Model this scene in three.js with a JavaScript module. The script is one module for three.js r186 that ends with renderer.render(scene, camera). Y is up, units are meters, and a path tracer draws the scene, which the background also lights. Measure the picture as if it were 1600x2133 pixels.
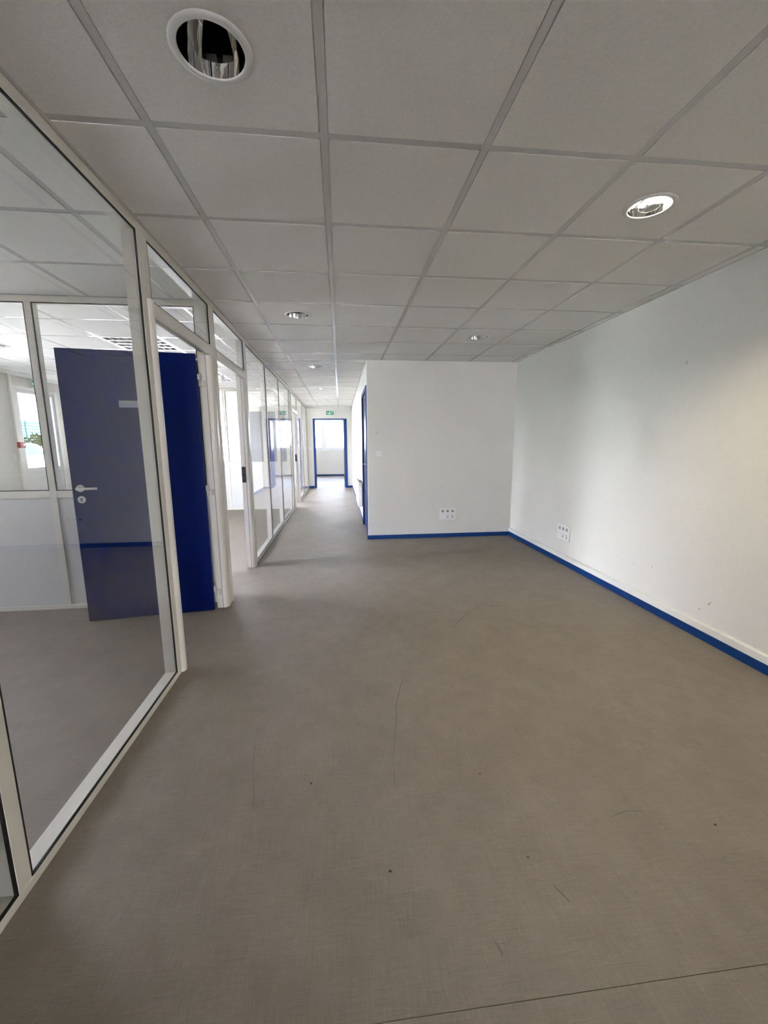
import * as THREE from 'three';
import { mergeGeometries } from 'three/addons/utils/BufferGeometryUtils.js';
import { RoundedBoxGeometry } from 'three/addons/geometries/RoundedBoxGeometry.js';
import { RectAreaLightUniformsLib } from 'three/addons/lights/RectAreaLightUniformsLib.js';

// ---------------------------------------------------------------- camera, sky, sun, exposure
RectAreaLightUniformsLib.init();
const scene = new THREE.Scene();
const renderer = new THREE.WebGLRenderer({ antialias: true });
renderer.toneMapping = THREE.LinearToneMapping;
renderer.toneMappingExposure = 2.0;
renderer.shadowMap.enabled = true;
renderer.shadowMap.type = THREE.PCFSoftShadowMap;

const camera = new THREE.PerspectiveCamera(2 * Math.atan(1066.5 / 852.9) * 180 / Math.PI, 1600 / 2133, 0.02, 200);
camera.position.set(0, 1.3413, 0);
camera.rotation.order = 'YXZ';
camera.rotation.set(-0.1661, -0.1048, -0.0055);
scene.add(camera);

// bright summer sky: pale haze at the horizon, bluer above
{
  const w = 64, h = 32, d = new Float32Array(w * h * 4);
  for (let j = 0; j < h; j++) for (let i = 0; i < w; i++) {
    const el = Math.max(0, ((j + 0.5) / h - 0.5) * 2), t = Math.pow(el, 0.6), o = (j * w + i) * 4;
    d[o] = 1.08 + (0.53 - 1.08) * t; d[o + 1] = 1.04 + (0.65 - 1.04) * t; d[o + 2] = 1.07 + (1.08 - 1.07) * t; d[o + 3] = 1;
  }
  const t = new THREE.DataTexture(d, w, h, THREE.RGBAFormat, THREE.FloatType);
  t.mapping = THREE.EquirectangularReflectionMapping; t.magFilter = THREE.LinearFilter; t.minFilter = THREE.LinearFilter;
  t.needsUpdate = true;
  scene.background = t;
  scene.backgroundIntensity = 46;
}
const sun = new THREE.DirectionalLight(new THREE.Color(1.0, 0.91, 0.78), 260);
sun.position.set(11, 23, -6); sun.target.position.set(-2, 0, -6);
sun.castShadow = true; sun.shadow.mapSize.set(2048, 2048);
Object.assign(sun.shadow.camera, { left: -26, right: 26, top: 26, bottom: -26, near: 1, far: 70 });
scene.add(sun, sun.target);

// ---------------------------------------------------------------- dimensions (metres), read off the photograph
const H = 2.429;                                   // underside of the ceiling tiles
const XF = -0.970, XB = -1.042;                    // corridor and room faces of the glazed partition
const XR = 2.449, XC = 0.370, XE = -5.10;          // right wall, corridor wall, outer wall
const ZB = -5.657, ZE = -12.65, ZF = -17.48, ZN = 9.0;
const GX = -0.632, GZ = -1.686, T = 0.6;           // ceiling grid

// ---------------------------------------------------------------- helpers
let seed = 7;
const rnd = () => { seed = (seed * 1664525 + 1013904223) >>> 0; return seed / 4294967296; };
const used = new Map();
function numbered(n) { const k = used.get(n) || 0; used.set(n, k + 1); return k ? n + '_' + String(k).padStart(3, '0') : n; }
function metreUV(g) {                              // texture coordinates in metres, by the way each face points
  const p = g.attributes.position, n = g.attributes.normal, uv = new Float32Array(p.count * 2);
  for (let i = 0; i < p.count; i++) {
    const ax = Math.abs(n.getX(i)), ay = Math.abs(n.getY(i)), az = Math.abs(n.getZ(i));
    let u, v;
    if (ay >= ax && ay >= az) { u = p.getX(i); v = p.getZ(i); } else if (ax >= az) { u = p.getZ(i); v = p.getY(i); } else { u = p.getX(i); v = p.getY(i); }
    uv[2 * i] = u; uv[2 * i + 1] = v;
  }
  g.setAttribute('uv', new THREE.BufferAttribute(uv, 2));
  return g;
}
function bx(x0, x1, y0, y1, z0, z1) {
  const g = new THREE.BoxGeometry(Math.abs(x1 - x0), Math.abs(y1 - y0), Math.abs(z1 - z0));
  g.translate((x0 + x1) / 2, (y0 + y1) / 2, (z0 + z1) / 2);
  return metreUV(g);
}
function rbx(x0, x1, y0, y1, z0, z1, r = 0.003, seg = 2) {
  const g = new RoundedBoxGeometry(Math.abs(x1 - x0), Math.abs(y1 - y0), Math.abs(z1 - z0), seg, r);
  g.translate((x0 + x1) / 2, (y0 + y1) / 2, (z0 + z1) / 2);
  return metreUV(g);
}
function cyl(r0, r1, h, seg = 32) { return new THREE.CylinderGeometry(r0, r1, h, seg); }
function prep(g) { return g.index ? g.toNonIndexed() : g; }
function merge(list) {
  const a = list.map((g) => { g = prep(g); if (!g.attributes.uv) metreUV(g); for (const k of Object.keys(g.attributes)) if (!['position', 'normal', 'uv'].includes(k)) g.deleteAttribute(k); return g; });
  return a.length === 1 ? a[0] : mergeGeometries(a);
}
function mesh(name, geo, mat, parent) {
  const m = new THREE.Mesh(Array.isArray(geo) ? merge(geo) : geo, mat);
  m.name = parent === scene ? numbered(name) : name;
  m.castShadow = m.receiveShadow = true;
  parent.add(m);
  return m;
}
function tag(o, label, category, group, kind) {
  o.userData.label = label; o.userData.category = category;
  if (group) o.userData.group = group;
  if (kind) o.userData.kind = kind;
  return o;
}
function group(name, label, category, opt = {}) {
  const g = new THREE.Group();
  g.name = numbered(name);
  if (opt.at) g.position.set(...opt.at);
  if (opt.turn) g.rotation.y = opt.turn;
  scene.add(g);
  return tag(g, label, category, opt.group, opt.kind);
}
// prism: closed outline [[a,b],...] drawn out along an axis. axis 'y': outline in (x,z); axis 'x': outline in (z,y)
function prism(pts, axis, c0, c1, crease = 0.6) {
  const sh = new THREE.Shape(pts.map(([a, b]) => new THREE.Vector2(a, b)));
  const g = new THREE.ExtrudeGeometry(sh, { depth: c1 - c0, bevelEnabled: false, steps: 1 });
  if (axis === 'y') { g.rotateX(Math.PI / 2); g.translate(0, c1, 0); }           // (a,b,d) -> (a, c1-d, b)
  else if (axis === 'x') { g.rotateY(Math.PI / 2); g.scale(1, 1, -1); const i = g.attributes.position; for (let k = 0; k < i.count; k += 3) { /* keep winding after the mirror */ for (const at of Object.values(g.attributes)) { const s = at.itemSize; for (let q = 0; q < s; q++) { const t = at.array[(k + 1) * s + q]; at.array[(k + 1) * s + q] = at.array[(k + 2) * s + q]; at.array[(k + 2) * s + q] = t; } } } g.translate(c0, 0, 0); }
  g.computeVertexNormals();
  return metreUV(g);
}
// wall slab with openings in the x-y plane, front at z=0, thickness t behind it
function slab(x0, x1, y0, y1, t, holes = []) {
  const sh = new THREE.Shape();
  sh.moveTo(x0, y0); sh.lineTo(x1, y0); sh.lineTo(x1, y1); sh.lineTo(x0, y1); sh.closePath();
  for (const [a, b, c, d] of holes) { const p = new THREE.Path(); p.moveTo(a, c); p.lineTo(a, d); p.lineTo(b, d); p.lineTo(b, c); p.closePath(); sh.holes.push(p); }
  const g = new THREE.ExtrudeGeometry(sh, { depth: t, bevelEnabled: false });
  g.translate(0, 0, -t);
  return metreUV(g);
}

// ---------------------------------------------------------------- textures
function noiseTex(size, fn, srgb, repeatPerMetre) {
  const d = new Uint8Array(size * size * 4);
  for (let j = 0; j < size; j++) for (let i = 0; i < size; i++) {
    const c = fn(i, j), o = (j * size + i) * 4;
    d[o] = c[0]; d[o + 1] = c[1]; d[o + 2] = c[2]; d[o + 3] = 255;
  }
  const t = new THREE.DataTexture(d, size, size);
  t.wrapS = t.wrapT = THREE.RepeatWrapping; t.magFilter = THREE.LinearFilter; t.minFilter = THREE.LinearMipmapLinearFilter;
  t.generateMipmaps = true; t.repeat.set(repeatPerMetre, repeatPerMetre);
  if (srgb) t.colorSpace = THREE.SRGBColorSpace;
  t.needsUpdate = true;
  return t;
}
function tileNoise(size, cells, sx = 1, sy = 1) {   // periodic value noise
  const cx = Math.round(cells * sx), cy = Math.round(cells * sy), v = new Float32Array(cx * cy).map(() => rnd());
  const sm = (t) => t * t * (3 - 2 * t);
  return (i, j) => {
    const x = i / size * cx, y = j / size * cy, x0 = Math.floor(x), y0 = Math.floor(y), fx = sm(x - x0), fy = sm(y - y0);
    const g = (a, b) => v[(b % cy) * cx + (a % cx)];
    return (g(x0, y0) * (1 - fx) + g(x0 + 1, y0) * fx) * (1 - fy) + (g(x0, y0 + 1) * (1 - fx) + g(x0 + 1, y0 + 1) * fx) * fy;
  };
}
// linen-print vinyl: short crossing threads, dark and light, over soft mottling
const S = 1024;
const linen = new Float32Array(S * S);
{
  const m1 = tileNoise(S, 7), m2 = tileNoise(S, 19), wx = tileNoise(S, 24), wz = tileNoise(S, 24);
  for (let k = 0; k < 52000; k++) {
    const horiz = rnd() < 0.5, len = 10 + rnd() * 60, a = (rnd() - 0.5) * 0.46 * (rnd() < 0.2 ? 1.8 : 1);
    let x = rnd() * S, y = rnd() * S; const drift = (rnd() - 0.5) * 0.12;
    const gate = (horiz ? wx : wz)(Math.floor(x), Math.floor(y));
    for (let q = 0; q < len; q++) {
      const xi = ((Math.floor(x) % S) + S) % S, yi = ((Math.floor(y) % S) + S) % S, f = Math.sin(Math.PI * (q + 0.5) / len);
      linen[yi * S + xi] += a * f * (0.45 + gate);
      if (horiz) { x += 1; y += drift; } else { y += 1; x += drift; }
    }
  }
  for (let j = 0; j < S; j++) for (let i = 0; i < S; i++) linen[j * S + i] += (m1(i, j) - 0.5) * 0.22 + (m2(i, j) - 0.5) * 0.22 + (rnd() - 0.5) * 0.35;
}
const wav = tileNoise(S, 6);
const cl = (v) => Math.max(0, Math.min(255, v));
const floorMap = noiseTex(S, (i, j) => { const v = linen[j * S + i]; return [cl(128 + 24 * v), cl(119.5 + 24 * v), cl(107 + 23 * v)]; }, true, 1 / 1.1);
const floorBump = noiseTex(S, (i, j) => { const v = cl(128 + 12 * linen[j * S + i] + 150 * (wav(i, j) - 0.5)); return [v, v, v]; }, false, 1 / 1.1);
const f1 = tileNoise(512, 5), f2 = tileNoise(512, 17), f3 = tileNoise(512, 90);
const floorRough = noiseTex(512, (i, j) => { const v = cl(148 + 16 * (f1(i, j) - 0.5) + 18 * (f2(i, j) - 0.5) + 14 * (f3(i, j) - 0.5)); return [v, v, v]; }, false, 1 / 3.1);
const w1 = tileNoise(512, 128), w2 = tileNoise(512, 60), w3 = tileNoise(512, 6);
const wallBump = noiseTex(512, (i, j) => { const v = cl(255 * (0.55 * w1(i, j) + 0.45 * w2(i, j))); return [v, v, v]; }, false, 1 / 0.5);
const wallMap = noiseTex(512, (i, j) => { const v = 221 + 3 * (w1(i, j) - 0.5) + 3 * (w3(i, j) - 0.5); return [v, v - 2, v - 9]; }, true, 1 / 1.7);
const t1 = tileNoise(512, 200), t2 = tileNoise(512, 90);
const tileBump = noiseTex(512, (i, j) => { const v = cl(255 * (0.6 * t1(i, j) + 0.4 * t2(i, j))); return [v, v, v]; }, false, 1 / 0.6);
const tileMap = noiseTex(512, (i, j) => { const v = 241 + 8 * (t1(i, j) - 0.5) + 5 * (t2(i, j) - 0.5); return [v, v - 1, v - 6]; }, true, 1 / 0.6);

// ---------------------------------------------------------------- materials
const std = (o) => new THREE.MeshStandardMaterial(o);
const phy = (o) => new THREE.MeshPhysicalMaterial(o);
const lin = (r, g, b) => new THREE.Color().setRGB(r, g, b);
const M = {
  floor: phy({ specularIntensity: 0.75, map: floorMap, bumpMap: floorBump, bumpScale: 0.0012, roughness: 1, roughnessMap: floorRough }),
  subfloor: std({ color: lin(0.05, 0.047, 0.042), roughness: 0.9 }),
  wall: std({ map: wallMap, bumpMap: wallBump, bumpScale: 0.0006, roughness: 0.62 }),
  tile: std({ map: tileMap, bumpMap: tileBump, bumpScale: 0.00025, roughness: 0.9 }),
  bar: std({ color: lin(0.71, 0.71, 0.695), roughness: 0.16 }),
  frame: std({ color: lin(0.84, 0.815, 0.735), roughness: 0.34 }),
  panel: std({ color: lin(0.76, 0.76, 0.74), roughness: 0.5 }),
  gasket: std({ color: lin(0.008, 0.008, 0.009), roughness: 0.6 }),
  glass: new THREE.MeshPhysicalMaterial({ color: lin(0.98, 0.984, 0.98), transmission: 1, thickness: 0, roughness: 0, ior: 1.5 }),
  solarGlass: new THREE.MeshPhysicalMaterial({ color: lin(0.35, 0.38, 0.385), transmission: 1, thickness: 0, roughness: 0, ior: 1.5 }),
  tintGlass: new THREE.MeshPhysicalMaterial({ color: lin(0.56, 0.59, 0.62), transmission: 1, thickness: 0, roughness: 0, ior: 1.5 }),
  blue: phy({ specularIntensity: 0.16, color: lin(0.001, 0.009, 0.098), roughness: 0.38 }),
  blueBase: phy({ specularIntensity: 0.3, color: lin(0.004, 0.034, 0.15), roughness: 0.42 }),
  steel: std({ color: lin(0.66, 0.65, 0.62), metalness: 1, roughness: 0.28 }),
  hinge: std({ color: lin(0.74, 0.73, 0.68), roughness: 0.4 }),
  chrome: std({ color: lin(0.88, 0.88, 0.87), metalness: 1, roughness: 0.05 }),
  white: std({ color: lin(0.8, 0.8, 0.78), roughness: 0.4 }),
  whiteDull: std({ color: lin(0.62, 0.62, 0.6), roughness: 0.5 }),
  trunk: std({ color: lin(0.78, 0.77, 0.71), roughness: 0.4 }),
  black: std({ color: lin(0.012, 0.012, 0.013), roughness: 0.5 }),
  grey: std({ color: lin(0.25, 0.25, 0.24), roughness: 0.5 }),
  darkGrey: std({ color: lin(0.06, 0.06, 0.065), roughness: 0.5 }),
  aluLouver: std({ color: lin(0.45, 0.46, 0.47), metalness: 0.9, roughness: 0.35 }),
  red: std({ color: lin(0.32, 0.03, 0.025), roughness: 0.4 }),
  label: std({ color: lin(0.45, 0.53, 0.7), roughness: 0.5 }),
  plate: std({ color: lin(0.6, 0.6, 0.58), roughness: 0.35 }),
  radiator: std({ color: lin(0.82, 0.82, 0.81), roughness: 0.35 }),
  edge: std({ color: lin(0.2, 0.17, 0.13), roughness: 0.6 }),
  asphalt: std({ color: lin(0.46, 0.435, 0.385), roughness: 0.95 }),
  render: std({ color: lin(0.7, 0.69, 0.66), roughness: 0.9 }),
  fence: std({ color: lin(0.007, 0.055, 0.052), roughness: 0.55 }),
  leafA: std({ color: lin(0.14, 0.24, 0.04), roughness: 0.7 }),
  leafB: std({ color: lin(0.42, 0.5, 0.08), roughness: 0.7 }),
  wood: std({ color: lin(0.12, 0.08, 0.05), roughness: 0.9 }),
  carPaint: new THREE.MeshPhysicalMaterial({ color: lin(0.75, 0.75, 0.74), roughness: 0.4, clearcoat: 1, clearcoatRoughness: 0.05 }),
  carGlass: std({ color: lin(0.01, 0.025, 0.04), roughness: 0.05 }),
  tyre: std({ color: lin(0.012, 0.012, 0.012), roughness: 0.85 }),
  lampGlow: std({ color: lin(0.9, 0.9, 0.86), emissive: lin(1.0, 0.9, 0.74), emissiveIntensity: 9, roughness: 0.4 }),
};

// ---------------------------------------------------------------- floor: vinyl laid in two-metre rolls
{
  const f = group('floor', 'grey-beige linen-print vinyl floor with scuffs and welded seams', 'floor', { kind: 'structure' });
  mesh('sub_floor', bx(XE - 0.05, 2.6, -0.12, -0.003, ZF - 0.1, ZN), M.subfloor, f);
  const seams = [ZN, 7.25, 5.25, 3.25, 1.25, -0.747, -2.712, -4.752, -6.75, -8.75, -10.75, -12.70, -14.7, -16.7, ZF];
  for (let k = 0; k + 1 < seams.length; k++) mesh('vinyl_sheet', bx(XE, 2.6, -0.003, 0, seams[k] - 0.0007, seams[k + 1] + 0.0007), M.floor, f);
  // scuffs and scratches: thin dark rubber marks lying on the vinyl
  const scuffMat = std({ color: lin(0.11, 0.1, 0.085), roughness: 0.7 });
  const ribbon = (pts, w) => {
    const pos = [], idx = [];
    pts.forEach(([x, z], i) => {
      const a = pts[Math.max(0, i - 1)], b = pts[Math.min(pts.length - 1, i + 1)];
      let dx = b[0] - a[0], dz = b[1] - a[1]; const l = Math.hypot(dx, dz); dx /= l; dz /= l;
      const hw = w / 2 * (0.4 + 0.6 * Math.sin(Math.PI * (i + 0.35) / (pts.length - 0.3)));
      pos.push(x - dz * hw, 0.0005, z + dx * hw, x + dz * hw, 0.0005, z - dx * hw);
      if (i) { const k = 2 * i; idx.push(k - 2, k - 1, k, k, k - 1, k + 1); }
    });
    const g = new THREE.BufferGeometry(); g.setAttribute('position', new THREE.Float32BufferAttribute(pos, 3)); g.setIndex(idx); g.computeVertexNormals();
    return metreUV(g);
  };
  const marks = [
    [[[1.165, -3.175], [1.05, -3.07], [0.927, -2.94], [0.85, -2.84], [0.798, -2.776]], 0.004],
    [[[0.361, -2.243], [0.335, -2.16], [0.309, -2.085], [0.28, -1.99], [0.256, -1.911], [0.25, -1.835], [0.222, -1.68], [0.199, -1.554]], 0.0032],
    [[[0.2, -1.53], [0.19, -1.46], [0.184, -1.405]], 0.002],
    [[[0.53, -2.47], [0.5, -2.42], [0.455, -2.34]], 0.0025],
    [[[0.62, -0.99], [0.635, -0.965], [0.645, -0.94]], 0.004],
    [[[0.39, -0.87], [0.4, -0.84]], 0.004],
    [[[-0.42, -1.75], [-0.4, -1.6], [-0.37, -1.46], [-0.35, -1.36]], 0.0022],
    [[[0.95, -1.19], [1.02, -1.205], [1.08, -1.2]], 0.003],
    [[[0.92, -2.02], [0.93, -1.96], [0.91, -1.91]], 0.002],
  ];
  for (const [p, w] of marks) mesh('scuff_mark', ribbon(p, w), scuffMat, f);
  for (const [x, z, r] of [[-0.146, -1.461, 0.0042], [1.294, -1.119, 0.004], [0.128, -1.087, 0.004], [0.582, -1.081, 0.003], [0.541, -1.432, 0.003], [1.22, -3.12, 0.005], [1.72, -2.42, 0.004]]) {
    const g = new THREE.IcosahedronGeometry(r, 0); g.scale(1, 0.5, 1.5); g.rotateY(rnd() * 3); g.translate(x, 0.001, z);
    mesh('grit', g, M.black, f);
  }
}

// ---------------------------------------------------------------- ceiling: tegular tiles in a recessed white grid
const DOWNLIGHTS = [[-0.332, -1.386], [-0.332, -3.786], [-0.332, -6.186], [-0.332, -8.586], [-0.332, -10.986], [1.468, -1.986], [1.468, -4.386], [1.468, 0.414]];
const LOUVERS = [[-2.132, -4.986], [-2.132, -7.386], [-3.932, -4.986], [-3.932, -7.386]];
{
  const c = group('ceiling', 'suspended ceiling of white mineral tiles in a recessed white grid', 'ceiling', { kind: 'structure' });
  mesh('roof_slab', bx(XE - 0.25, 2.75, 2.75, 2.95, ZF - 0.3, ZN + 0.2), M.render, c);
  const regions = [
    { r: [XF, XR, ZB, ZN] }, { r: [XF, XC, ZE, ZB] }, { r: [XE, XB, -3.48, -1.176] }, { r: [XE, XB, -8.66, -3.552] }, { r: [XE, XB, ZE, -8.732] },
    { r: [XE, XB, -1.104, ZN], far: true }, { r: [-3.0, 2.5, ZF, ZE - 0.1], far: true },
  ];
  const cache = new Map();
  const tileGeo = (w, d, hole) => {
    const key = w.toFixed(3) + d.toFixed(3) + (hole ? 'h' : '');
    if (cache.has(key)) return cache.get(key);
    let g;
    if (hole) {
      const part = (a, y0, y1) => {
        const sh = new THREE.Shape(); sh.moveTo(-a, -a); sh.lineTo(a, -a); sh.lineTo(a, a); sh.lineTo(-a, a); sh.closePath();
        const p = new THREE.Path(); p.absarc(0, 0, 0.098, 0, Math.PI * 2, true); sh.holes.push(p);
        const e = new THREE.ExtrudeGeometry(sh, { depth: y1 - y0, bevelEnabled: false, curveSegments: 40 });
        e.rotateX(Math.PI / 2); e.translate(0, y1, 0); return metreUV(e);
      };
      g = merge([part(0.2835, 0, 0.0055), part(0.2975, 0.0055, 0.018)]);
    } else {
      const a = w / 2 - 0.0165, b = d / 2 - 0.0165;
      g = merge([bx(-a, a, 0, 0.0055, -b, b), bx(-w / 2 + 0.0025, w / 2 - 0.0025, 0.0055, 0.018, -d / 2 + 0.0025, d / 2 - 0.0025)]);
    }
    cache.set(key, g);
    return g;
  };
  const bars = [], spare = [], spareBars = [];
  for (const { r: [x0, x1, z0, z1], far } of regions) {
    const k0 = Math.floor((x0 - GX) / T), k1 = Math.ceil((x1 - GX) / T), l0 = Math.floor((z0 - GZ) / T), l1 = Math.ceil((z1 - GZ) / T);
    for (let k = k0; k < k1; k++) for (let l = l0; l < l1; l++) {
      const a = Math.max(x0, GX + k * T), b = Math.min(x1, GX + (k + 1) * T), d = Math.max(z0, GZ + l * T), e = Math.min(z1, GZ + (l + 1) * T);
      if (b - a < 0.045 || e - d < 0.045) continue;
      const cx = (a + b) / 2, cz = (d + e) / 2, hit = (s) => ([px, pz]) => Math.abs(px - cx) < s && Math.abs(pz - cz) < s;
      if (LOUVERS.some(hit(0.1))) continue;
      const hole = DOWNLIGHTS.some(hit(0.05)), g = tileGeo(b - a, e - d, hole);
      if (far || (cz > -0.5 && !hole)) { spare.push(g.clone().translate(cx, H, cz)); continue; }
      const m = mesh('ceiling_tile', g, M.tile, c);
      m.position.set(cx, H + (rnd() - 0.5) * 0.0012, cz);
      if (b - a < 0.12) { m.rotation.y = (rnd() - 0.5) * 0.012; m.position.y += 0.001 + rnd() * 0.003; m.position.x += 0.002; }
    }
    const put = (name, g) => (far ? spareBars.push(g) : mesh(name, g, M.bar, c));
    for (let k = k0 + 1; k < k1; k++) put('grid_runner', bx(GX + k * T - 0.0138, GX + k * T + 0.0138, H + 0.0012, H + 0.0026, z0, z1));
    for (let l = l0 + 1; l < l1; l++) put('grid_tee', bx(x0, x1, H + 0.0014, H + 0.0028, GZ + l * T - 0.0138, GZ + l * T + 0.0138));
    put('edge_angle', bx(x0, x0 + 0.016, H + 0.001, H + 0.0035, z0, z1)); put('edge_angle', bx(x1 - 0.016, x1, H + 0.001, H + 0.0035, z0, z1));
    put('edge_angle', bx(x0, x1, H + 0.001, H + 0.0035, z0, z0 + 0.016)); put('edge_angle', bx(x0, x1, H + 0.001, H + 0.0035, z1 - 0.016, z1));
  }
  mesh('ceiling_tile_field', spare, M.tile, c).userData.kind = 'stuff';
  mesh('grid_field', spareBars, M.bar, c).userData.kind = 'stuff';
}

// ---------------------------------------------------------------- solid walls
const st = { kind: 'structure' };
function wallMesh(name, geo, label, mat = M.wall) { const m = mesh(name, geo, mat, scene); return tag(m, label, 'wall', null, 'structure'); }
{
  const top = 2.75;
  const wr = group('wall_right', 'long white painted wall above the blue skirting and white trunking', 'wall', st);
  mesh('plaster', bx(XR, XR + 0.15, 0, top, ZB, ZN), M.wall, wr);
  for (const [y, z, l, a] of [[0.264, -2.371, 0.03, 0.5], [1.893, -2.783, 0.025, 0.15], [0.2, -2.44, 0.012, 0.3], [0.36, -2.9, 0.01, 0], [0.33, -3.1, 0.008, 0.8]]) {
    const g = bx(-0.0004, 0.0004, -l / 2, l / 2, -0.003, 0.003); g.rotateX(a); g.translate(XR - 0.0003, y, z);
    mesh('scuff_mark', g, std({ color: lin(0.3, 0.29, 0.26), roughness: 0.8 }), wr);
  }
  const wb = group('wall_back', 'white painted end wall of the recess carrying a switch and sockets', 'wall', st);
  mesh('plaster', bx(XC + 0.001, XR, 0, top, ZB - 0.1, ZB), M.wall, wb);
  mesh('corner_bead', bx(XC, XC + 0.012, 0.06, H, ZB, ZB + 0.0015), M.white, wb);
  { const g = cyl(0.006, 0.005, 0.003, 10); g.rotateX(Math.PI / 2); g.translate(0.509, 1.484, ZB + 0.0005); mesh('plug_hole', g, M.darkGrey, wb); }
  // corridor wall with the opening for the blue door: faces -x
  const cw = group('wall_corridor', 'white corridor wall with the blue door and the radiator', 'wall', { kind: 'structure', at: [XC, 0, 0], turn: -Math.PI / 2 });
  mesh('plaster', slab(ZE, ZB - 0.1, -0.02, top, 0.12, [[-6.72, -5.775, -0.002, 2.06]]), M.wall, cw);
  mesh('plaster_return', bx(ZB - 0.1, ZB - 0.0005, 0, top, -0.12, 0), M.wall, cw);
  // end wall of the corridor with a doorway
  const ew = group('wall_end', 'white wall closing the corridor round the blue doorway', 'wall', { kind: 'structure', at: [0, 0, ZE] });
  mesh('plaster', slab(-3.1, 2.6, -0.02, top, 0.1, [[-0.79, 0.2, -0.002, 2.075]]), M.wall, ew);
  // outer wall on the left: door and windows
  const ow = group('wall_left', 'pale outer wall beyond the offices with exit door and windows', 'wall', { kind: 'structure', at: [XE, 0, 0], turn: Math.PI / 2 });
  mesh('plaster', slab(-ZN, -ZE, -0.02, top, 0.25, [[7.21, 8.25, -0.002, 2.28], [2.48, 3.1, 0.95, 2.2], [3.65, 5.4, 0.7, 2.33], [9.4, 12.0, 0.9, 2.3]]), M.wall, ow);
  mesh('wall_strip', rbx(7.155, 7.21, 0, H - 0.002, 0.0, 0.03, 0.004), M.frame, ow);
  const nw = group('wall_near', 'white outer wall with windows at the entrance end of the open space', 'wall', { kind: 'structure', at: [0, 0, ZN], turn: Math.PI });
  mesh('plaster', slab(-XR - 0.15, -XE, 0, top, 0.25, [[-2.0, 0.2, 1.16, 2.3]]), M.wall, nw);
  // room past the corridor
  const fw = group('wall_far', 'pale wall under the windows of the room past the corridor', 'wall', { kind: 'structure', at: [0, 0, ZF] });
  mesh('plaster', slab(-3.1, 2.6, 0, top, 0.25, [[-1.85, 0.75, 1.08, 2.36]]), M.wall, fw);
  const sw = group('wall_far_side', 'white side wall of the far room next to its window', 'wall', { kind: 'structure', at: [-3.0, 0, 0], turn: Math.PI / 2 });
  mesh('plaster', slab(-ZE + 0.1, -ZF, 0, top, 0.25, [[13.5, 15.1, 0.9, 2.3]]), M.wall, sw);
  wallMesh('wall_far_side', bx(2.5, 2.6, 0, top, ZF, ZE - 0.1), 'white side wall of the far room behind the open blue door');
  wallMesh('wall_room_back', bx(XC + 0.12, XR + 0.15, 0, top, ZE, ZE + 0.05), 'white wall of the closed room behind the blue corridor door');
}

// ---------------------------------------------------------------- skirtings and trunking
{
  const b = (n, g, l) => tag(mesh(n, g, M.blueBase, scene), l, 'skirting', null, 'structure');
  const br = group('baseboard_right', 'dark blue skirting along the long white wall under the trunking', 'skirting', st);
  mesh('skirting_board', rbx(XR - 0.018, XR, 0, 0.062, -2.62, ZN, 0.003), M.blueBase, br);
  mesh('skirting_board', rbx(XR - 0.018, XR, 0, 0.062, ZB, -2.622, 0.003), M.blueBase, br);
  const tr = group('trim_1', 'white cable trunking running on top of the blue skirting', 'trunking', st);
  for (const [z0, z1] of [[ZB, -4.262], [-4.26, -2.256], [-2.254, ZN]]) {
    mesh('trunking_cover', prism([[XR, 0.0635], [XR - 0.02, 0.0635], [XR - 0.02, 0.107], [XR - 0.017, 0.112], [XR - 0.006, 0.115], [XR, 0.115]].map(([x, y]) => [x, y]), 'z', 0, 1).scale(1, 1, z1 - z0).translate(0, 0, z0), M.trunk, tr);
  }
  b('baseboard_back', rbx(XC - 0.012, XR - 0.02, 0, 0.058, ZB, ZB + 0.013, 0.003), 'dark blue skirting below the socket panel of the recess wall');
  const bc = group('baseboard_corridor', 'dark blue skirting along the corridor wall below the radiator', 'skirting', st);
  mesh('skirting_board', rbx(XC - 0.013, XC, 0, 0.058, ZE, -6.79, 0.003), M.blueBase, bc);
  mesh('skirting_board', rbx(XC - 0.013, XC, 0, 0.058, -5.7, ZB, 0.003), M.blueBase, bc);
  const be = group('baseboard_end', 'dark blue skirting either side of the corridor end doorway', 'skirting', st);
  mesh('skirting_board', rbx(XF, -0.80, 0, 0.065, ZE, ZE + 0.013, 0.003), M.blueBase, be);
  mesh('skirting_board', rbx(0.215, XC - 0.014, 0, 0.065, ZE, ZE + 0.013, 0.003), M.blueBase, be);
  b('baseboard_far', rbx(-3.0, 2.5, 0, 0.062, ZF, ZF + 0.013, 0.003), 'dark blue skirting under the windows of the far room');
  b('baseboard_office', rbx(XE + 0.0, XE + 0.013, 0, 0.06, -7.15, -3.56, 0.003), 'dark blue skirting of the outer wall beside the exit door');
}

// ---------------------------------------------------------------- glazed partitions
const YB = 0.032, YT = 2.383, D = 0.072;           // track height, underside of top track, depth
const glaze = (parent, s0, s1, y0, y1, front = -0.005) => {
  const p = mesh('pane', bx(s0, s1, y0, y1, front - 0.006, front), M.glass, parent);
  p.castShadow = false;
  const w = 0.007, z0 = front - 0.004, z1 = front + 0.0035;
  mesh('gasket', [bx(s0, s0 + w, y0, y1, z0, z1), bx(s1 - w, s1, y0, y1, z0, z1), bx(s0, s1, y0, y0 + w, z0, z1), bx(s0, s1, y1 - w, y1, z0, z1)], M.gasket, p);
};
const post = (parent, s0, s1, y0 = YB, y1 = YT) => mesh('post', rbx(s0, s1, y0, y1, -D, 0, 0.002), M.frame, parent);
const rail = (name, parent, s0, s1, y0, y1) => mesh(name, rbx(s0, s1, y0, y1, -D, 0, 0.002), M.frame, parent);
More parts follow.
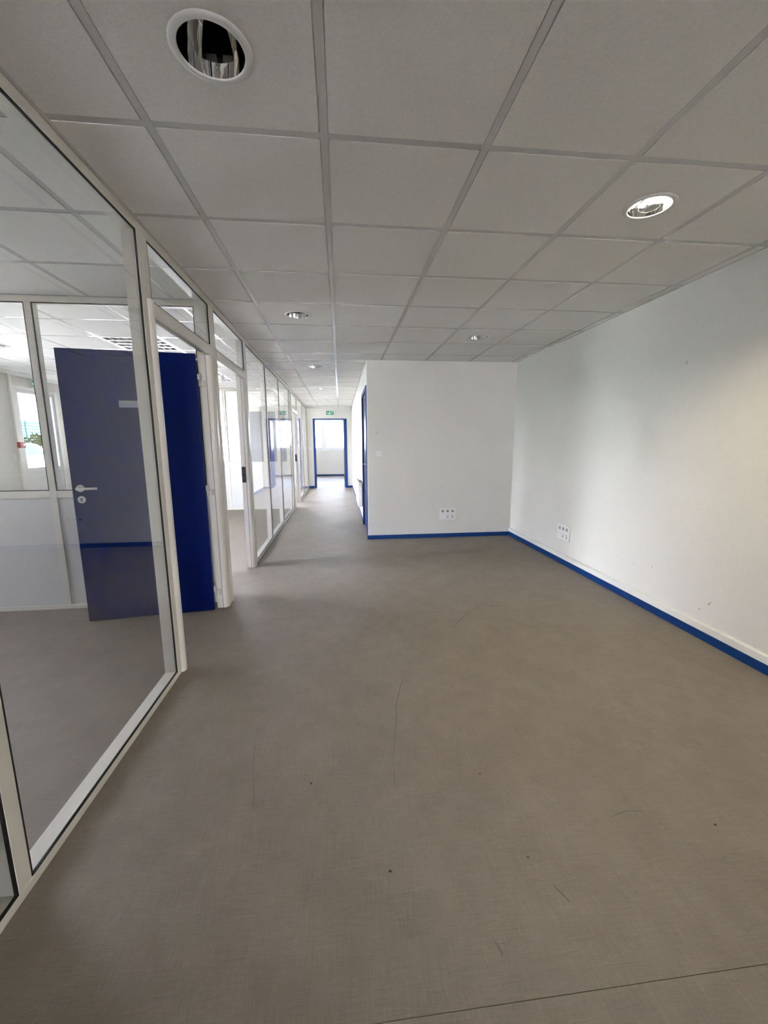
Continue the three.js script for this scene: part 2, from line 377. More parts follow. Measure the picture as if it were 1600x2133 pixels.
{
  // along the corridor; s runs away from the camera (world -z), the front face looks into the corridor
  const g = group('wall_partition', 'cream framed glass partition running the length of the corridor', 'partition', { kind: 'structure', at: [XF, 0, 0], turn: Math.PI / 2 });
  const E = -ZE;
  for (const [a, b] of [[-ZN, 2.37], [4.60, 8.78], [9.79, E]]) rail('bottom_track', g, a, b, 0, YB);
  for (const [a, b] of [[-ZN, 2.43], [2.43, 4.56], [4.56, 8.7], [8.7, E]]) rail('top_track', g, a, b, YT, H);
  for (const [a, b, y] of [[-0.11, -0.06], [1.113, 1.164], [2.318, 2.372], [5.80, 5.845], [7.0, 7.045], [8.36, 8.40], [11.15, 11.195], [12.56, E]]) post(g, a, b, y);
  post(g, -ZN, -ZN + 0.05); post(g, -1.3, -1.25); post(g, -2.6, -2.55);
  post(g, 2.372, 2.43, 2.085); post(g, 3.43, 3.56, 2.085); post(g, 4.56, 4.675, 2.085); post(g, 4.60, 4.675, YB, 2.085);
  post(g, 8.66, 8.76, YB); post(g, 9.76, 9.9, 2.085); post(g, 9.8, 9.9, YB, 2.085);
  for (const [a, b] of [[-ZN + 0.05, -2.6], [-2.55, -1.3], [-1.25, -0.11], [-0.06, 1.113], [1.164, 2.318], [4.675, 5.80], [5.845, 7.0], [7.045, 8.36], [8.40, 8.66], [9.9, 11.15], [11.195, 12.56]]) glaze(g, a, b, YB, YT);
  for (const [a, b] of [[2.43, 3.43], [3.56, 4.56], [8.76, 9.76]]) glaze(g, a, b, 2.085, YT);
}
function divider(name, z, label, x0 = XE, x1 = XB) {
  const g = group(name, label, 'partition', { kind: 'structure', at: [0, 0, z] });
  const posts = [[x1 - 0.05, x1], [-2.292, -2.244], [-3.494, -3.446], [-4.696, -4.648], [x0, x0 + 0.05]];
  rail('bottom_track', g, x0, x1, 0, 0.035); rail('top_track', g, x0, x1, YT, H);
  for (const [a, b] of posts) post(g, a, b, 0.035, YT);
  for (let k = 0; k + 1 < posts.length; k++) {
    const a = posts[k + 1][1], b = posts[k][0];
    rail('sill_rail', g, a, b, 0.928, 0.985);
    glaze(g, a, b, 0.985, YT);
    mesh('lower_panel', bx(a, b, 0.035, 0.928, -0.06, -0.008), M.panel, g);
  }
  return g;
}
divider('wall_divider', -1.104, 'half glazed partition joining the corridor glass in front of the first office');
divider('wall_divider', -3.48, 'half glazed partition behind the blue door leaf with lever handle');
divider('wall_divider', -8.66, 'half glazed partition closing the bright second office');

// ---------------------------------------------------------------- doors in the partition
// bullnose jamb outline in (s, z): from the clear opening a towards b
function bull(a, b, z0 = -0.024, bulge = 0.018) {
  const o = [[a, z0], [b, z0]], n = 12, dir = Math.sign(b - a), w = Math.abs(b - a);
  const pts = [];
  for (let k = 0; k <= n; k++) { const t = k / n * Math.PI / 2, r = Math.min(0.045, w * 0.5); pts.push([a + dir * r * (1 - Math.cos(t)), -0.012 + (bulge + 0.012) * Math.sin(t)]); }
  pts.push([a + dir * w * 0.72, bulge - 0.002], [a + dir * w * 0.74, bulge - 0.006], [a + dir * w * 0.78, bulge - 0.006], [a + dir * w * 0.8, bulge - 0.003], [b - dir * 0.006, bulge - 0.008], [b, 0.0]);
  let out = [o[0], ...pts, o[1]];
  const area = out.reduce((s, p, i) => { const q = out[(i + 1) % out.length]; return s + p[0] * q[1] - q[0] * p[1]; }, 0);
  if (area < 0) out = out.reverse();
  return out;
}
function doorFrame(g, jambs, s0, s1) {
  for (const [a, b] of jambs) {
    mesh('jamb', [prism(bull(a, b), 'y', 0, 2.085), bx(a, b, 0, 2.03, -D, -0.028)], M.frame, g);
    mesh('gasket', bx(a + (b > a ? 0.004 : -0.004), b, 0, 2.02, -0.028, -0.024), M.gasket, g);
  }
  const hp = [[-0.024, 2.005], [0.006, 2.005]];
  for (let k = 0; k <= 10; k++) { const t = k / 10 * Math.PI; hp.push([0.006 + 0.014 * Math.sin(t), 2.045 - 0.036 * Math.cos(t)]); }
  hp.push([0.0, 2.085], [-D, 2.085], [-D, 2.03], [-0.028, 2.03], [-0.028, 2.012], [-0.024, 2.012]);
  mesh('head_rail', prism(hp, 'x', s0, s1), M.frame, g);
}
const handleSet = (parent, x, y, dir, front = 0, sideSign = 1) => {
  // round rose with a flat straight lever and a round lock escutcheon below
  const rose = cyl(0.026, 0.026, 0.008, 28); rose.rotateX(Math.PI / 2); rose.translate(x, y, front + sideSign * 0.004);
  const neck = cyl(0.009, 0.009, 0.045, 16); neck.rotateX(Math.PI / 2); neck.translate(x, y, front + sideSign * 0.028);
  const lever = rbx(Math.min(x - dir * 0.012, x + dir * 0.125), Math.max(x - dir * 0.012, x + dir * 0.125), y - 0.009, y + 0.009, front + sideSign * 0.044, front + sideSign * 0.054, 0.003);
  mesh('door_handle', [rose, neck, lever], M.steel, parent);
  const esc = cyl(0.026, 0.026, 0.008, 28); esc.rotateX(Math.PI / 2); esc.translate(x, y - 0.083, front + sideSign * 0.004);
  mesh('lock_escutcheon', esc, M.steel, parent);
  const key = cyl(0.008, 0.008, 0.003, 14); key.rotateX(Math.PI / 2); key.translate(x, y - 0.08, front + sideSign * 0.009);
  mesh('lock_cylinder', [key, bx(x - 0.003, x + 0.003, y - 0.1, y - 0.083, front + sideSign * 0.0075, front + sideSign * 0.0095)], M.darkGrey, parent);
};
const frameOpt = { kind: 'structure', at: [XF, 0, 0], turn: Math.PI / 2 };
// local axes of these groups: x = distance down the corridor, z = towards the corridor side
function leafIn(g, hingeS, hingeZ, angle, mirror) {
  const p = mesh('door_leaf', rbx(-0.9, 0, 0, 1.995, -0.04, 0, 0.002), M.blue, g);
  // the leaf is drawn in world directions inside the turned group
  p.position.set(hingeS, 0.008, hingeZ); p.rotation.y = -Math.PI / 2 + angle;
  return p;
}
function hinges(g, s, z, dir) {
  for (const y of [0.16, 0.985, 1.815]) {
    const k = cyl(0.0085, 0.0085, 0.085, 14); k.translate(s, y, z);
    mesh('hinge', [k, rbx(s - dir * 0.0, s + dir * 0.032, y - 0.04, y + 0.002, z + 0.006, z + 0.034, 0.001), rbx(s - dir * 0.03, s, y, y + 0.042, z - 0.004, z + 0.012, 0.001)], M.hinge, g);
  }
}
{
  const d1 = group('door_1', 'dark blue office door standing open with lever handle and name plate', 'door', frameOpt);
  doorFrame(d1, [[3.355, 3.47]], 2.43, 3.43);
  mesh('jamb', [prism(bull(2.432, 2.371), 'y', 0, 2.085), bx(2.371, 2.43, 0, 2.085, -D, -0.024)], M.frame, d1);
  const l1 = leafIn(d1, 3.30, -0.079, 0.1332);
  handleSet(l1, -0.845, 1.022, 1);
  mesh('name_plate', rbx(-0.535, -0.325, 1.6, 1.648, 0.0, 0.004, 0.001), M.plate, l1);
  mesh('paper_label', bx(-0.53, -0.42, 1.602, 1.63, 0.004, 0.0046), M.label, l1);
  hinges(d1, 3.325, -0.07, 1);
  mesh('strike_plate', [rbx(2.43, 2.434, 1.12, 1.26, -0.06, -0.03, 0.001), rbx(2.43, 2.446, 1.17, 1.23, -0.04, -0.012, 0.002)], M.hinge, d1);
  const d2 = group('door_2', 'blue office door folded back behind the half glazed partition with black strike', 'door', frameOpt);
  doorFrame(d2, [[4.474, 4.60]], 3.56, 4.56);
  mesh('jamb', [prism(bull(3.545, 3.472), 'y', 0, 2.085), bx(3.472, 3.545, 0, 2.03, -D, -0.028)], M.frame, d2);
  const l2 = leafIn(d2, 3.64, -0.079, -0.012);
  handleSet(l2, -0.845, 1.022, 1, -0.04, -1);
  hinges(d2, 3.575, -0.07, -1);
  mesh('strike_plate', [rbx(4.468, 4.474, 0.94, 1.105, -0.068, -0.03, 0.001)], M.black, d2);
  mesh('strike_latch', [bx(4.466, 4.469, 1.035, 1.075, -0.058, -0.042), bx(4.466, 4.469, 0.965, 1.005, -0.058, -0.042)], M.darkGrey, d2);
  const d3 = group('door_3', 'blue office door folded back behind the partition of the second office', 'door', frameOpt);
  doorFrame(d3, [[9.70, 9.80]], 8.76, 9.76);
  mesh('jamb', [prism(bull(8.80, 8.74), 'y', 0, 2.085), bx(8.74, 8.80, 0, 2.03, -D, -0.028)], M.frame, d3);
  const l3 = leafIn(d3, 8.87, -0.079, -0.03);
  handleSet(l3, -0.845, 1.022, 1, -0.04, -1);
  mesh('strike_plate', [rbx(9.694, 9.70, 0.94, 1.105, -0.068, -0.03, 0.001)], M.black, d3);
}
{ // doorway at the end of the corridor, leaf opened into the far room
  const g = group('door_4', 'blue framed doorway at the end of the corridor under the exit sign', 'door', { kind: 'structure', at: [0, 0, ZE] });
  mesh('jamb', [rbx(-0.795, -0.745, 0, 2.08, -0.1, 0.012, 0.003), rbx(-0.745, -0.73, 0, 2.05, -0.1, -0.045, 0.002)], M.blueBase, g);
  mesh('jamb', [rbx(0.15, 0.215, 0, 2.08, -0.1, 0.012, 0.003), rbx(0.135, 0.15, 0, 2.05, -0.055, -0.01, 0.002)], M.blueBase, g);
  mesh('head_rail', rbx(-0.745, 0.15, 2.05, 2.08, -0.1, 0.012, 0.003), M.blueBase, g);
  const l = mesh('door_leaf', rbx(0.0, 0.04, 0.008, 2.045, -0.9, 0, 0.002), M.edge, g);
  l.position.set(0.115, 0, -0.1); l.rotation.y = -0.06;
  mesh('leaf_face', bx(0.04, 0.042, 0.01, 2.043, -0.898, -0.002), M.blue, l);
  mesh('leaf_face', bx(-0.002, 0.0, 0.01, 2.043, -0.898, -0.002), M.blue, l);
  mesh('strike_plate', rbx(-0.746, -0.744, 1.0, 1.16, -0.04, -0.02, 0.0005), M.steel, g);
}
{ // closed blue door in the corridor wall
  const g = group('door_5', 'closed dark blue door with steel lever in the corridor wall', 'door', { kind: 'structure', at: [XC, 0, 0], turn: -Math.PI / 2 });
  // local x = world z, front = towards the corridor
  mesh('jamb', rbx(-6.79, -6.72, 0, 2.06, -0.1, 0.012, 0.003), M.blueBase, g);
  mesh('jamb', rbx(-5.775, -5.70, 0, 2.06, -0.1, 0.012, 0.003), M.blueBase, g);
  mesh('head_rail', rbx(-6.79, -5.70, 2.06, 2.115, -0.1, 0.012, 0.003), M.blueBase, g);
  const l = mesh('door_leaf', rbx(-6.718, -5.777, 0.006, 2.056, -0.05, -0.012, 0.002), M.blue, g);
  handleSet(l, -5.84, 1.05, -1, -0.012, 1);
}

// ---------------------------------------------------------------- exit door and windows of the outer wall
function windowUnit(name, label, s0, s1, y0, y1, sashes, at, turn, zc = -0.1, pane = M.glass) {
  const g = group(name, label, 'window', { kind: 'structure', at, turn });
  const w = 0.055;
  mesh('window_frame', [rbx(s0, s1, y0, y0 + w, zc - 0.035, zc + 0.035, 0.004), rbx(s0, s1, y1 - w, y1, zc - 0.035, zc + 0.035, 0.004), rbx(s0, s0 + w, y0 + w, y1 - w, zc - 0.035, zc + 0.035, 0.004), rbx(s1 - w, s1, y0 + w, y1 - w, zc - 0.035, zc + 0.035, 0.004)], M.white, g);
  mesh('window_sill', rbx(s0 - 0.03, s1 + 0.03, y0 - 0.03, y0, zc, 0.03, 0.004), M.white, g);
  for (const [a, b] of sashes) {
    const f = 0.05;
    const sa = mesh('sash', [rbx(a, b, y0 + w, y0 + w + f, zc - 0.025, zc + 0.03, 0.004), rbx(a, b, y1 - w - f, y1 - w, zc - 0.025, zc + 0.03, 0.004), rbx(a, a + f, y0 + w + f, y1 - w - f, zc - 0.025, zc + 0.03, 0.004), rbx(b - f, b, y0 + w + f, y1 - w - f, zc - 0.025, zc + 0.03, 0.004)], M.white, g);
    const p = mesh('pane', bx(a + f, b - f, y0 + w + f, y1 - w - f, zc - 0.006, zc), pane, sa);
    p.castShadow = false;
  }
  return g;
}
windowUnit('window_1', 'white casement window lighting the second office', 3.65, 5.4, 0.7, 2.33, [[3.705, 4.515], [4.535, 5.345]], [XE, 0, 0], Math.PI / 2);
windowUnit('window_5', 'white casement window lighting the first office', 2.48, 3.1, 0.95, 2.2, [[2.535, 2.78], [2.8, 3.045]], [XE, 0, 0], Math.PI / 2);
windowUnit('window_2', 'white casement window lighting the third office', 9.4, 12.0, 0.9, 2.3, [[9.455, 10.69], [10.71, 11.945]], [XE, 0, 0], Math.PI / 2);
windowUnit('window_6', 'white casement window in the side wall of the far room', 13.5, 15.1, 0.9, 2.3, [[13.555, 14.29], [14.31, 15.045]], [-3.0, 0, 0], Math.PI / 2);
windowUnit('window_4', 'white casement window at the entrance end of the open space', -2.0, 0.2, 1.16, 2.3, [[-1.945, -0.91], [-0.89, 0.145]], [0, 0, ZN], Math.PI);
{
  const g = windowUnit('window_3', 'bright window of the far room past the corridor doorway', -1.85, 0.75, 1.08, 2.36, [[-1.795, -0.70], [-0.58, 0.695]], [0, 0, ZF], 0, -0.1, M.tintGlass);
  mesh('mullion', rbx(-0.735, -0.545, 1.135, 2.305, -0.14, -0.055, 0.004), M.white, g);
  const bar = (x0, x1, y) => { const c = cyl(0.009, 0.009, x1 - x0, 12); c.rotateZ(Math.PI / 2); c.translate((x0 + x1) / 2, y, -0.17); mesh('guard_bar', c, M.darkGrey, g); };
  bar(-1.84, -0.65, 1.512); bar(-0.62, 0.74, 1.328);
  mesh('window_handle', rbx(-0.675, -0.655, 1.5, 1.62, -0.07, -0.045, 0.004), M.white, g);
}
{
  const g = group('door_6', 'white glazed exit door in the outer wall beside the red call point', 'door', { kind: 'structure', at: [XE, 0, 0], turn: Math.PI / 2 });
  mesh('jamb', rbx(7.21, 7.275, 0, 2.28, -0.12, 0.012, 0.004), M.white, g);
  mesh('jamb', rbx(8.18, 8.25, 0, 2.28, -0.12, 0.012, 0.004), M.white, g);
  mesh('head_rail', rbx(7.275, 8.18, 2.225, 2.28, -0.12, 0.012, 0.004), M.white, g);
  const leaf = (a, b, f) => {
    const l = mesh('door_leaf', [rbx(a, a + f, 0.01, 2.22, -0.07, -0.005, 0.004), rbx(b - f, b, 0.01, 2.22, -0.07, -0.005, 0.004), rbx(a + f, b - f, 2.18, 2.22, -0.07, -0.005, 0.004), rbx(a + f, b - f, 0.90, 0.97, -0.07, -0.005, 0.004), rbx(a + f, b - f, 0.01, 0.09, -0.07, -0.005, 0.004)], M.white, g);
    mesh('lower_panel', bx(a + f, b - f, 0.09, 0.9, -0.05, -0.018), M.white, l);
    const p = mesh('pane', bx(a + f, b - f, 0.97, 2.18, -0.04, -0.034), M.solarGlass, l); p.castShadow = false;
    return l;
  };
  const l = leaf(7.278, 7.99, 0.062);
  handleSet(l, 7.955, 1.05, -1, -0.005, 1);
  leaf(7.995, 8.178, 0.05);
}

// ---------------------------------------------------------------- switches, sockets, call point, detector
function socketPanel(label, at, turn) {
  const g = group('socket_panel', label, 'socket', { at, turn });
  mesh('cover_plate', rbx(-0.122, 0.122, -0.086, 0.086, 0, 0.014, 0.004, 3), M.white, g);
  for (const x of [-0.072, 0, 0.072]) {
    const s = mesh('socket_outlet', rbx(x - 0.031, x + 0.031, 0.008, 0.070, 0.0135, 0.0155, 0.001), M.white, g);
    const ring = new THREE.LatheGeometry([[0.0205, 0.0156], [0.0205, 0.0162], [0.0195, 0.0164], [0.0185, 0.0156]].map(([r, y]) => new THREE.Vector2(r, y)), 24);
    ring.rotateX(Math.PI / 2); ring.translate(x, 0.039, 0);
    mesh('socket_ring', ring, M.white, s);
    const well = cyl(0.0185, 0.0185, 0.0008, 24); well.rotateX(Math.PI / 2); well.translate(x, 0.039, 0.0158);
    mesh('socket_well', well, M.grey, s);
    const pins = [-0.0095, 0.0095].map((dx) => { const c = cyl(0.0026, 0.0026, 0.001, 10); c.rotateX(Math.PI / 2); c.translate(x + dx, 0.036, 0.0163); return c; });
    const e = cyl(0.0024, 0.0024, 0.007, 10); e.rotateX(Math.PI / 2); e.translate(x, 0.048, 0.0185);
    mesh('pin_hole', pins, M.black, s); mesh('earth_pin', e, M.steel, s);
  }
  mesh('blank_insert', rbx(-0.103, -0.041, -0.07, -0.008, 0.0135, 0.0155, 0.001), M.white, g);
  for (const x of [0, 0.072]) {
    const s = mesh('data_outlet', rbx(x - 0.031, x + 0.031, -0.07, -0.008, 0.0135, 0.0155, 0.001), M.white, g);
    const sh = prism([[x - 0.02, -0.018], [x + 0.02, -0.018], [x + 0.009, -0.044], [x - 0.009, -0.044]], 'z', 0, 1).scale(1, 1, 0.002).translate(0, 0, 0.0153);
    mesh('data_shutter', sh, M.whiteDull, s);
    mesh('data_port', bx(x - 0.0075, x + 0.0075, -0.056, -0.043, 0.0153, 0.0165), M.black, s);
  }
  return g;
}
socketPanel('white socket panel low on the recess wall facing the open space', [1.508, 0.344, ZB], 0);
socketPanel('white socket panel on the long wall just above the trunking', [XR, 0.360, -4.2], -Math.PI / 2);
function wallSwitch(label, at, turn, s = 0.0425) {
  const g = group('light_switch', label, 'switch', { at, turn });
  mesh('switch_plate', rbx(-s, s, -s, s, 0, 0.009, 0.0035, 3), M.white, g);
  mesh('rocker', rbx(-s * 0.56, s * 0.56, -s * 0.56, s * 0.56, 0.008, 0.0125, 0.002), M.white, g);
  return g;
}
wallSwitch('square white light switch on the recess wall near the corridor corner', [0.524, 1.202, ZB], 0);
wallSwitch('square white light switch on the wall beside the corridor end doorway', [-0.888, 1.2, ZE], 0);
wallSwitch('square white switch under the red call point by the exit door', [XE, 1.165, -7.075], Math.PI / 2);
{
  const g = group('call_point', 'red fire alarm call point with white label by the exit door', 'call point', { at: [XE + 0.03, 1.347, -7.183], turn: Math.PI / 2 });
  mesh('alarm_box', rbx(-0.06, 0.06, -0.045, 0.045, 0, 0.05, 0.005), M.red, g);
  mesh('alarm_label', bx(0.0, 0.045, -0.012, 0.025, 0.05, 0.0508), M.white, g);
}
{
  const g = group('motion_detector', 'small white detector in the top corner over the corridor doorway', 'detector', { at: [0.335, 2.37, ZE] });
  mesh('detector_body', rbx(-0.03, 0.03, -0.05, 0.05, 0, 0.045, 0.008), M.white, g);
  mesh('detector_lens', rbx(-0.02, 0.02, -0.03, 0.0, 0.042, 0.05, 0.004), M.whiteDull, g);
}

// ---------------------------------------------------------------- exit signs
function signTexture() {
  const c = document.createElement('canvas'); c.width = 256; c.height = 128;
  const k = c.getContext('2d');
  k.fillStyle = '#0d6b52'; k.fillRect(0, 0, 256, 128);
  k.fillStyle = '#eef8f4'; k.strokeStyle = '#eef8f4';
  k.fillRect(196, 18, 10, 92); k.fillRect(196, 18, 42, 8);                       // doorway
  k.beginPath(); k.arc(132, 30, 12, 0, 7); k.fill();                             // running figure
  k.lineWidth = 15; k.lineCap = 'round'; k.lineJoin = 'round';
  k.beginPath(); k.moveTo(126, 48); k.lineTo(114, 78); k.lineTo(138, 92); k.lineTo(132, 114); k.stroke();
  k.beginPath(); k.moveTo(114, 78); k.lineTo(96, 98); k.lineTo(72, 96); k.stroke();
  k.lineWidth = 10; k.beginPath(); k.moveTo(126, 50); k.lineTo(154, 62); k.lineTo(176, 50); k.stroke();
  k.beginPath(); k.moveTo(124, 50); k.lineTo(98, 54); k.lineTo(86, 72); k.stroke();
  k.beginPath(); k.moveTo(18, 64); k.lineTo(44, 38); k.lineTo(44, 54); k.lineTo(62, 54); k.lineTo(62, 74); k.lineTo(44, 74); k.lineTo(44, 90); k.closePath(); k.fill();
  const t = new THREE.CanvasTexture(c); t.colorSpace = THREE.SRGBColorSpace; return t;
}
const signTex = signTexture();
const signMat = std({ map: signTex, emissiveMap: signTex, emissive: lin(1, 1, 1), emissiveIntensity: 0.15, roughness: 0.4 });
function exitSign(label, at, turn) {
  const g = group('exit_sign', label, 'exit sign', { at, turn });
  mesh('sign_housing', rbx(-0.12, 0.12, -0.065, 0.065, 0, 0.035, 0.004), M.white, g);
  const f = new THREE.PlaneGeometry(0.226, 0.112); f.translate(0, -0.004, 0.0358);
  mesh('sign_face', f, signMat, g);
}
exitSign('green exit sign with running figure above the corridor end doorway', [-0.28, 2.247, ZE], 0);
exitSign('green exit sign with running figure above the glazed exit door', [XE, 2.355, -7.74], Math.PI / 2);

// ---------------------------------------------------------------- radiator
{
  const g = group('radiator', 'white electric panel radiator on the corridor wall past the blue door', 'radiator', { at: [XC, 0, 0], turn: -Math.PI / 2 });
  // local x = world z, front towards the corridor
  mesh('radiator_panel', rbx(-8.1, -7.03, 0.25, 0.68, 0.045, 0.075, 0.008), M.radiator, g);
  mesh('radiator_body', rbx(-8.07, -7.06, 0.28, 0.65, 0.02, 0.046, 0.004), M.darkGrey, g);
  mesh('control_box', rbx(-7.03, -6.96, 0.27, 0.68, 0.012, 0.074, 0.006), M.radiator, g);
  mesh('control_knob', rbx(-7.01, -6.98, 0.66, 0.69, 0.03, 0.06, 0.003), M.whiteDull, g);
  for (const x of [-7.3, -7.85]) mesh('wall_bracket', bx(x - 0.02, x + 0.02, 0.3, 0.62, 0.001, 0.022), M.darkGrey, g);
  for (let k = 0; k < 8; k++) mesh('grille_slat', bx(-7.95 + k * 0.11, -7.88 + k * 0.11, 0.678, 0.682, 0.05, 0.07), M.grey, g);
}

// ---------------------------------------------------------------- downlights
const lathe = (pts, seg = 48, p0 = 0, pl = Math.PI * 2) => new THREE.LatheGeometry(pts.map(([r, y]) => new THREE.Vector2(r, y)), seg, p0, pl);
function downlight(label, [x, z], lit, grp) {
  const g = group('downlight', label, 'downlight', { at: [x, H, z], group: grp });
  mesh('trim_ring', lathe([[0.0895, 0.004], [0.0895, -0.004], [0.094, -0.0065], [0.106, -0.0055], [0.1125, -0.001], [0.1125, 0.0], [0.0985, 0.0002], [0.0985, 0.016]]), M.white, g);
  mesh('reflector', lathe([[0.0893, -0.002], [0.0885, 0.012], [0.0865, 0.024], [0.0845, 0.034]]), M.chrome, g);
  // upper reflector: open on the side away from the entrance, where the lamp holders sit
  const gap = 1.15;
  mesh('upper_reflector', lathe([[0.0845, 0.034], [0.081, 0.052], [0.077, 0.066], [0.071, 0.08], [0.06, 0.098], [0.045, 0.112], [0.026, 0.121], [0.001, 0.124]], 40, Math.PI + gap / 2, Math.PI * 2 - gap), M.chrome, g);
  mesh('lamp_housing', [bx(-0.052, 0.052, 0.03, 0.13, -0.16, -0.15), bx(-0.052, 0.052, 0.128, 0.132, -0.16, -0.02), bx(-0.052, 0.052, 0.028, 0.032, -0.16, -0.086), bx(-0.054, -0.05, 0.03, 0.13, -0.16, -0.068), bx(0.05, 0.054, 0.03, 0.13, -0.16, -0.068)], M.black, g);
  mesh('outer_can', lathe([[0.098, 0.016], [0.1, 0.06], [0.1, 0.06]], 32), M.darkGrey, g);
  for (const s of [-1, 1]) {
    const b = rbx(s * 0.024 - 0.015, s * 0.024 + 0.015, 0.037, 0.062, -0.15, -0.088, 0.004);
    const h = mesh('lamp_base', b, M.grey, g);
    if (lit) {
      const tubes = [-1, 1].map((q) => { const c = cyl(0.0068, 0.0068, 0.085, 14); c.rotateX(Math.PI / 2); c.translate(s * 0.024 + q * 0.0085, 0.05, -0.058); return c; });
      mesh('lamp_tube', tubes, M.lampGlow, h);
    }
  }
  if (lit) {
    const l = new THREE.SpotLight(lin(1.0, 0.87, 0.66), 4.2, 0, 1.2, 0.85, 2);
    l.position.set(0, 0.03, -0.02); l.target.position.set(0, -2, 0);
    l.castShadow = true; l.shadow.radius = 2.6; l.shadow.mapSize.set(1024, 1024);
    g.add(l, l.target);
  }
  return g;
}
downlight('unlit round chrome downlight beside the glass partition before the first door', DOWNLIGHTS[0]);
downlight('unlit round chrome downlight in front of the first blue door', DOWNLIGHTS[1]);
downlight('unlit round chrome downlight at the corridor mouth beside the blue corridor door', DOWNLIGHTS[2]);
downlight('unlit round chrome downlight in the corridor between radiator and third door', DOWNLIGHTS[3]);
downlight('unlit round chrome downlight nearest the exit sign in the corridor', DOWNLIGHTS[4]);
downlight('lit round downlight glowing warm near the long white wall', DOWNLIGHTS[5], true);
downlight('unlit round chrome downlight near the recess wall with the switch', DOWNLIGHTS[6]);
downlight('round chrome downlight behind the open space near the long wall', DOWNLIGHTS[7]);

// ---------------------------------------------------------------- louvred ceiling lights of the second office (switched off)
function louver(label, [x, z]) {
  const g = group('louver_light', label, 'ceiling light', { at: [x, H, z], group: 'louvred ceiling lights of the second office' });
  const a = 0.298;
  mesh('light_frame', [bx(-a, a, -0.002, 0.09, -a, -a + 0.018), bx(-a, a, -0.002, 0.09, a - 0.018, a), bx(-a, -a + 0.018, -0.002, 0.09, -a + 0.018, a - 0.018), bx(a - 0.018, a, -0.002, 0.09, -a + 0.018, a - 0.018)], M.bar, g);
  mesh('light_tray', bx(-a, a, 0.088, 0.092, -a, a), M.darkGrey, g);
  for (let k = 0; k < 4; k++) { const c = cyl(0.008, 0.008, 0.52, 12); c.rotateZ(Math.PI / 2); c.translate(0, 0.066, -0.21 + k * 0.14); mesh('lamp_tube', c, M.whiteDull, g); }
  for (let k = 0; k < 3; k++) { const zc = -0.14 + k * 0.14; mesh('louver_rib', prism([[zc - 0.016, 0.0], [zc + 0.016, 0.0], [zc + 0.003, 0.05], [zc - 0.003, 0.05]], 'x', -a + 0.018, a - 0.018), M.bar, g); }
  for (let k = 0; k < 7; k++) { const xc = -0.21 + k * 0.07; mesh('louver_blade', bx(xc - 0.0025, xc + 0.0025, 0.002, 0.048, -a + 0.018, a - 0.018), M.aluLouver, g); }
}
louver('louvred square ceiling light above the top of the open blue door', LOUVERS[0]);
louver('louvred square ceiling light in line with the second doorway', LOUVERS[1]);
louver('louvred square ceiling light nearer the outer wall beside the divider', LOUVERS[2]);
louver('louvred square ceiling light near the glazed exit door', LOUVERS[3]);

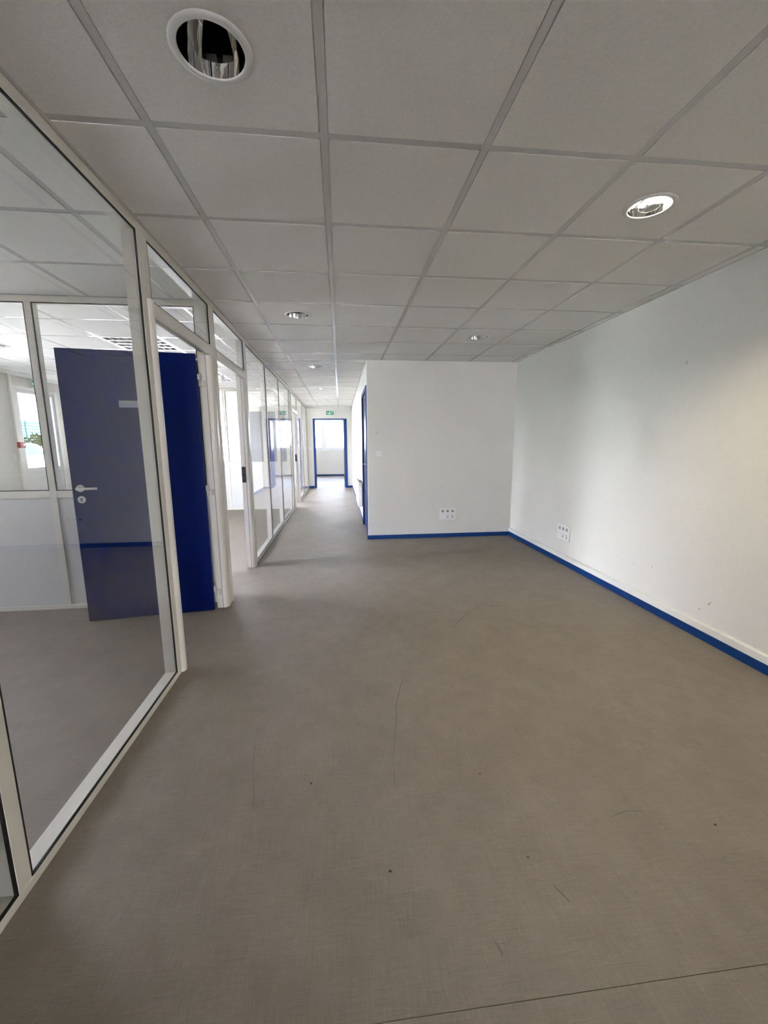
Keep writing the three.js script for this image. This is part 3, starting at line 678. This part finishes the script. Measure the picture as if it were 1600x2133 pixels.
// ---------------------------------------------------------------- outdoors
{
  const ground = mesh('ground', bx(-60, 30, -0.4, -0.13, -70, 20), M.asphalt, scene);
  tag(ground, 'sunlit grey car park surface outside the exit door', 'ground', null, 'structure');
  const fenceAt = -15.5;
  const f = group('mesh_fence', 'teal slatted boundary fence behind the bush and the parked car', 'fence', { at: [fenceAt, -0.13, 0] });
  for (let k = 0; k < 16; k++) {
    const z0 = -40 + k * 2.5, sl = [];
    for (let q = 0; q < 17; q++) sl.push(bx(-0.012, 0.012, 0.12 + q * 0.15, 0.12 + q * 0.15 + 0.11, z0 + 0.04, z0 + 2.46));
    mesh('slat_panel', sl, M.fence, f);
    mesh('fence_post', bx(-0.03, 0.03, 0, 2.72, z0 - 0.03, z0 + 0.03), M.fence, f);
  }
  const bush = (label, cx, cz, rx, ry, rz, n, mat) => {
    const g = group('bush', label, 'bush', { at: [cx, -0.13, cz] });
    const pos = [], nor = [];
    for (let k = 0; k < n; k++) {
      const u = rnd() * 6.283, v = Math.acos(rnd() * 1.7 - 0.7), r = 0.72 + 0.28 * rnd();
      const lump = 1 + 0.18 * Math.sin(u * 5 + v * 3);
      const p = new THREE.Vector3(Math.sin(v) * Math.cos(u) * rx * r * lump, ry * 0.45 + Math.cos(v) * ry * 0.55 * r * lump, Math.sin(v) * Math.sin(u) * rz * r * lump);
      const s = 0.045 + rnd() * 0.05, q = new THREE.Quaternion().setFromEuler(new THREE.Euler(rnd() * 6, rnd() * 6, rnd() * 6));
      const A = [[-s * 0.5, 0, 0], [0, s, 0.01], [s * 0.5, 0, 0], [-s * 0.5, 0, 0], [s * 0.5, 0, 0], [0, -s, 0.01]].map((t) => new THREE.Vector3(...t).applyQuaternion(q).add(p));
      const nn = new THREE.Vector3(0, 0, 1).applyQuaternion(q);
      for (const t of A) { pos.push(t.x, t.y, t.z); nor.push(nn.x, nn.y, nn.z); }
    }
    const geo = new THREE.BufferGeometry(); geo.setAttribute('position', new THREE.Float32BufferAttribute(pos, 3)); geo.setAttribute('normal', new THREE.Float32BufferAttribute(nor, 3));
    mesh('foliage', metreUV(geo), mat, g);
    for (let k = 0; k < 4; k++) { const c = cyl(0.02, 0.04, ry * 0.6, 8); c.rotateZ((rnd() - 0.5) * 0.5); c.translate((rnd() - 0.5) * 0.3, ry * 0.3, (rnd() - 0.5) * 0.3); mesh('stem', c, M.wood, g); }
  };
  bush('yellow-green leafy bush in front of the teal fence behind the car', -14.5, -22.0, 0.7, 1.95, 1.15, 6000, M.leafB);
  bush('lower green bush beside the yellow-green one along the fence', -14.4, -13.0, 0.6, 1.4, 1.1, 3000, M.leafA);
  bush('sunlit shrub outside the far room window', 0.9, -30, 1.0, 1.75, 0.9, 2600, M.leafB);
  const wall = group('garden_wall', 'low pale boundary wall outside the far room window', 'wall', { at: [0, -0.13, -34] });
  mesh('wall_body', bx(-12, 12, 0, 1.1, -0.1, 0.1), M.render, wall); mesh('coping', bx(-12, 12, 1.1, 1.16, -0.14, 0.14), M.render, wall);
  // parked car, nose towards the building
  const car = group('parked_car', 'white car parked nose to the building outside the exit door', 'car', { at: [-10.9, -0.13, -16.6], turn: -0.5 });
  const W = 0.84;
  const side = [[0, 0.3], [0.02, 0.62], [-0.12, 0.86], [-1.0, 1.0], [-1.15, 1.02], [-1.9, 1.44], [-2.3, 1.5], [-3.2, 1.47], [-3.8, 1.1], [-4.1, 1.0], [-4.15, 0.45], [-4.05, 0.28]];
  const sh = new THREE.Shape(side.map(([a, b]) => new THREE.Vector2(a, b)));
  const body = new THREE.ExtrudeGeometry(sh, { depth: 2 * W - 0.2, bevelEnabled: true, bevelThickness: 0.1, bevelSize: 0.06, bevelSegments: 4 });
  body.translate(0, 0, -W + 0.1);
  mesh('body', metreUV(body), M.carPaint, car);
  const quad = (a, b, c, d) => { const g = new THREE.BufferGeometry(); g.setAttribute('position', new THREE.Float32BufferAttribute([...a, ...b, ...c, ...a, ...c, ...d], 3)); g.computeVertexNormals(); return metreUV(g); };
  mesh('windscreen', quad([-1.17, 1.105, -0.7], [-1.17, 1.105, 0.7], [-1.86, 1.49, 0.62], [-1.86, 1.49, -0.62]), M.carGlass, car);
  for (const s of [-1, 1]) {
    mesh('side_window', bx(-3.1, -1.75, 1.05, 1.4, s * (W + 0.002), s * (W + 0.006)), M.carGlass, car);
    for (const x of [-0.75, -3.3]) {
      const t = cyl(0.31, 0.31, 0.2, 28); t.rotateX(Math.PI / 2); t.translate(x, 0.31, s * (W - 0.09)); const w = mesh('wheel', t, M.tyre, car);
      const h = cyl(0.19, 0.19, 0.21, 20); h.rotateX(Math.PI / 2); h.translate(x, 0.31, s * (W - 0.09)); mesh('hubcap', h, M.steel, w);
    }
    mesh('headlight', rbx(-0.14, 0.065, 0.66, 0.8, Math.min(s * 0.45, s * 0.78), Math.max(s * 0.45, s * 0.78), 0.03), M.steel, car);
    mesh('mirror', rbx(-1.6, -1.48, 1.03, 1.16, Math.min(s * 0.86, s * 1.02), Math.max(s * 0.86, s * 1.02), 0.03), M.carPaint, car);
  }
  mesh('grille', rbx(0.03, 0.088, 0.46, 0.6, -0.42, 0.42, 0.01), M.black, car);
  mesh('number_plate', bx(0.085, 0.096, 0.38, 0.48, -0.26, 0.26), M.white, car);
}

renderer.render(scene, camera);
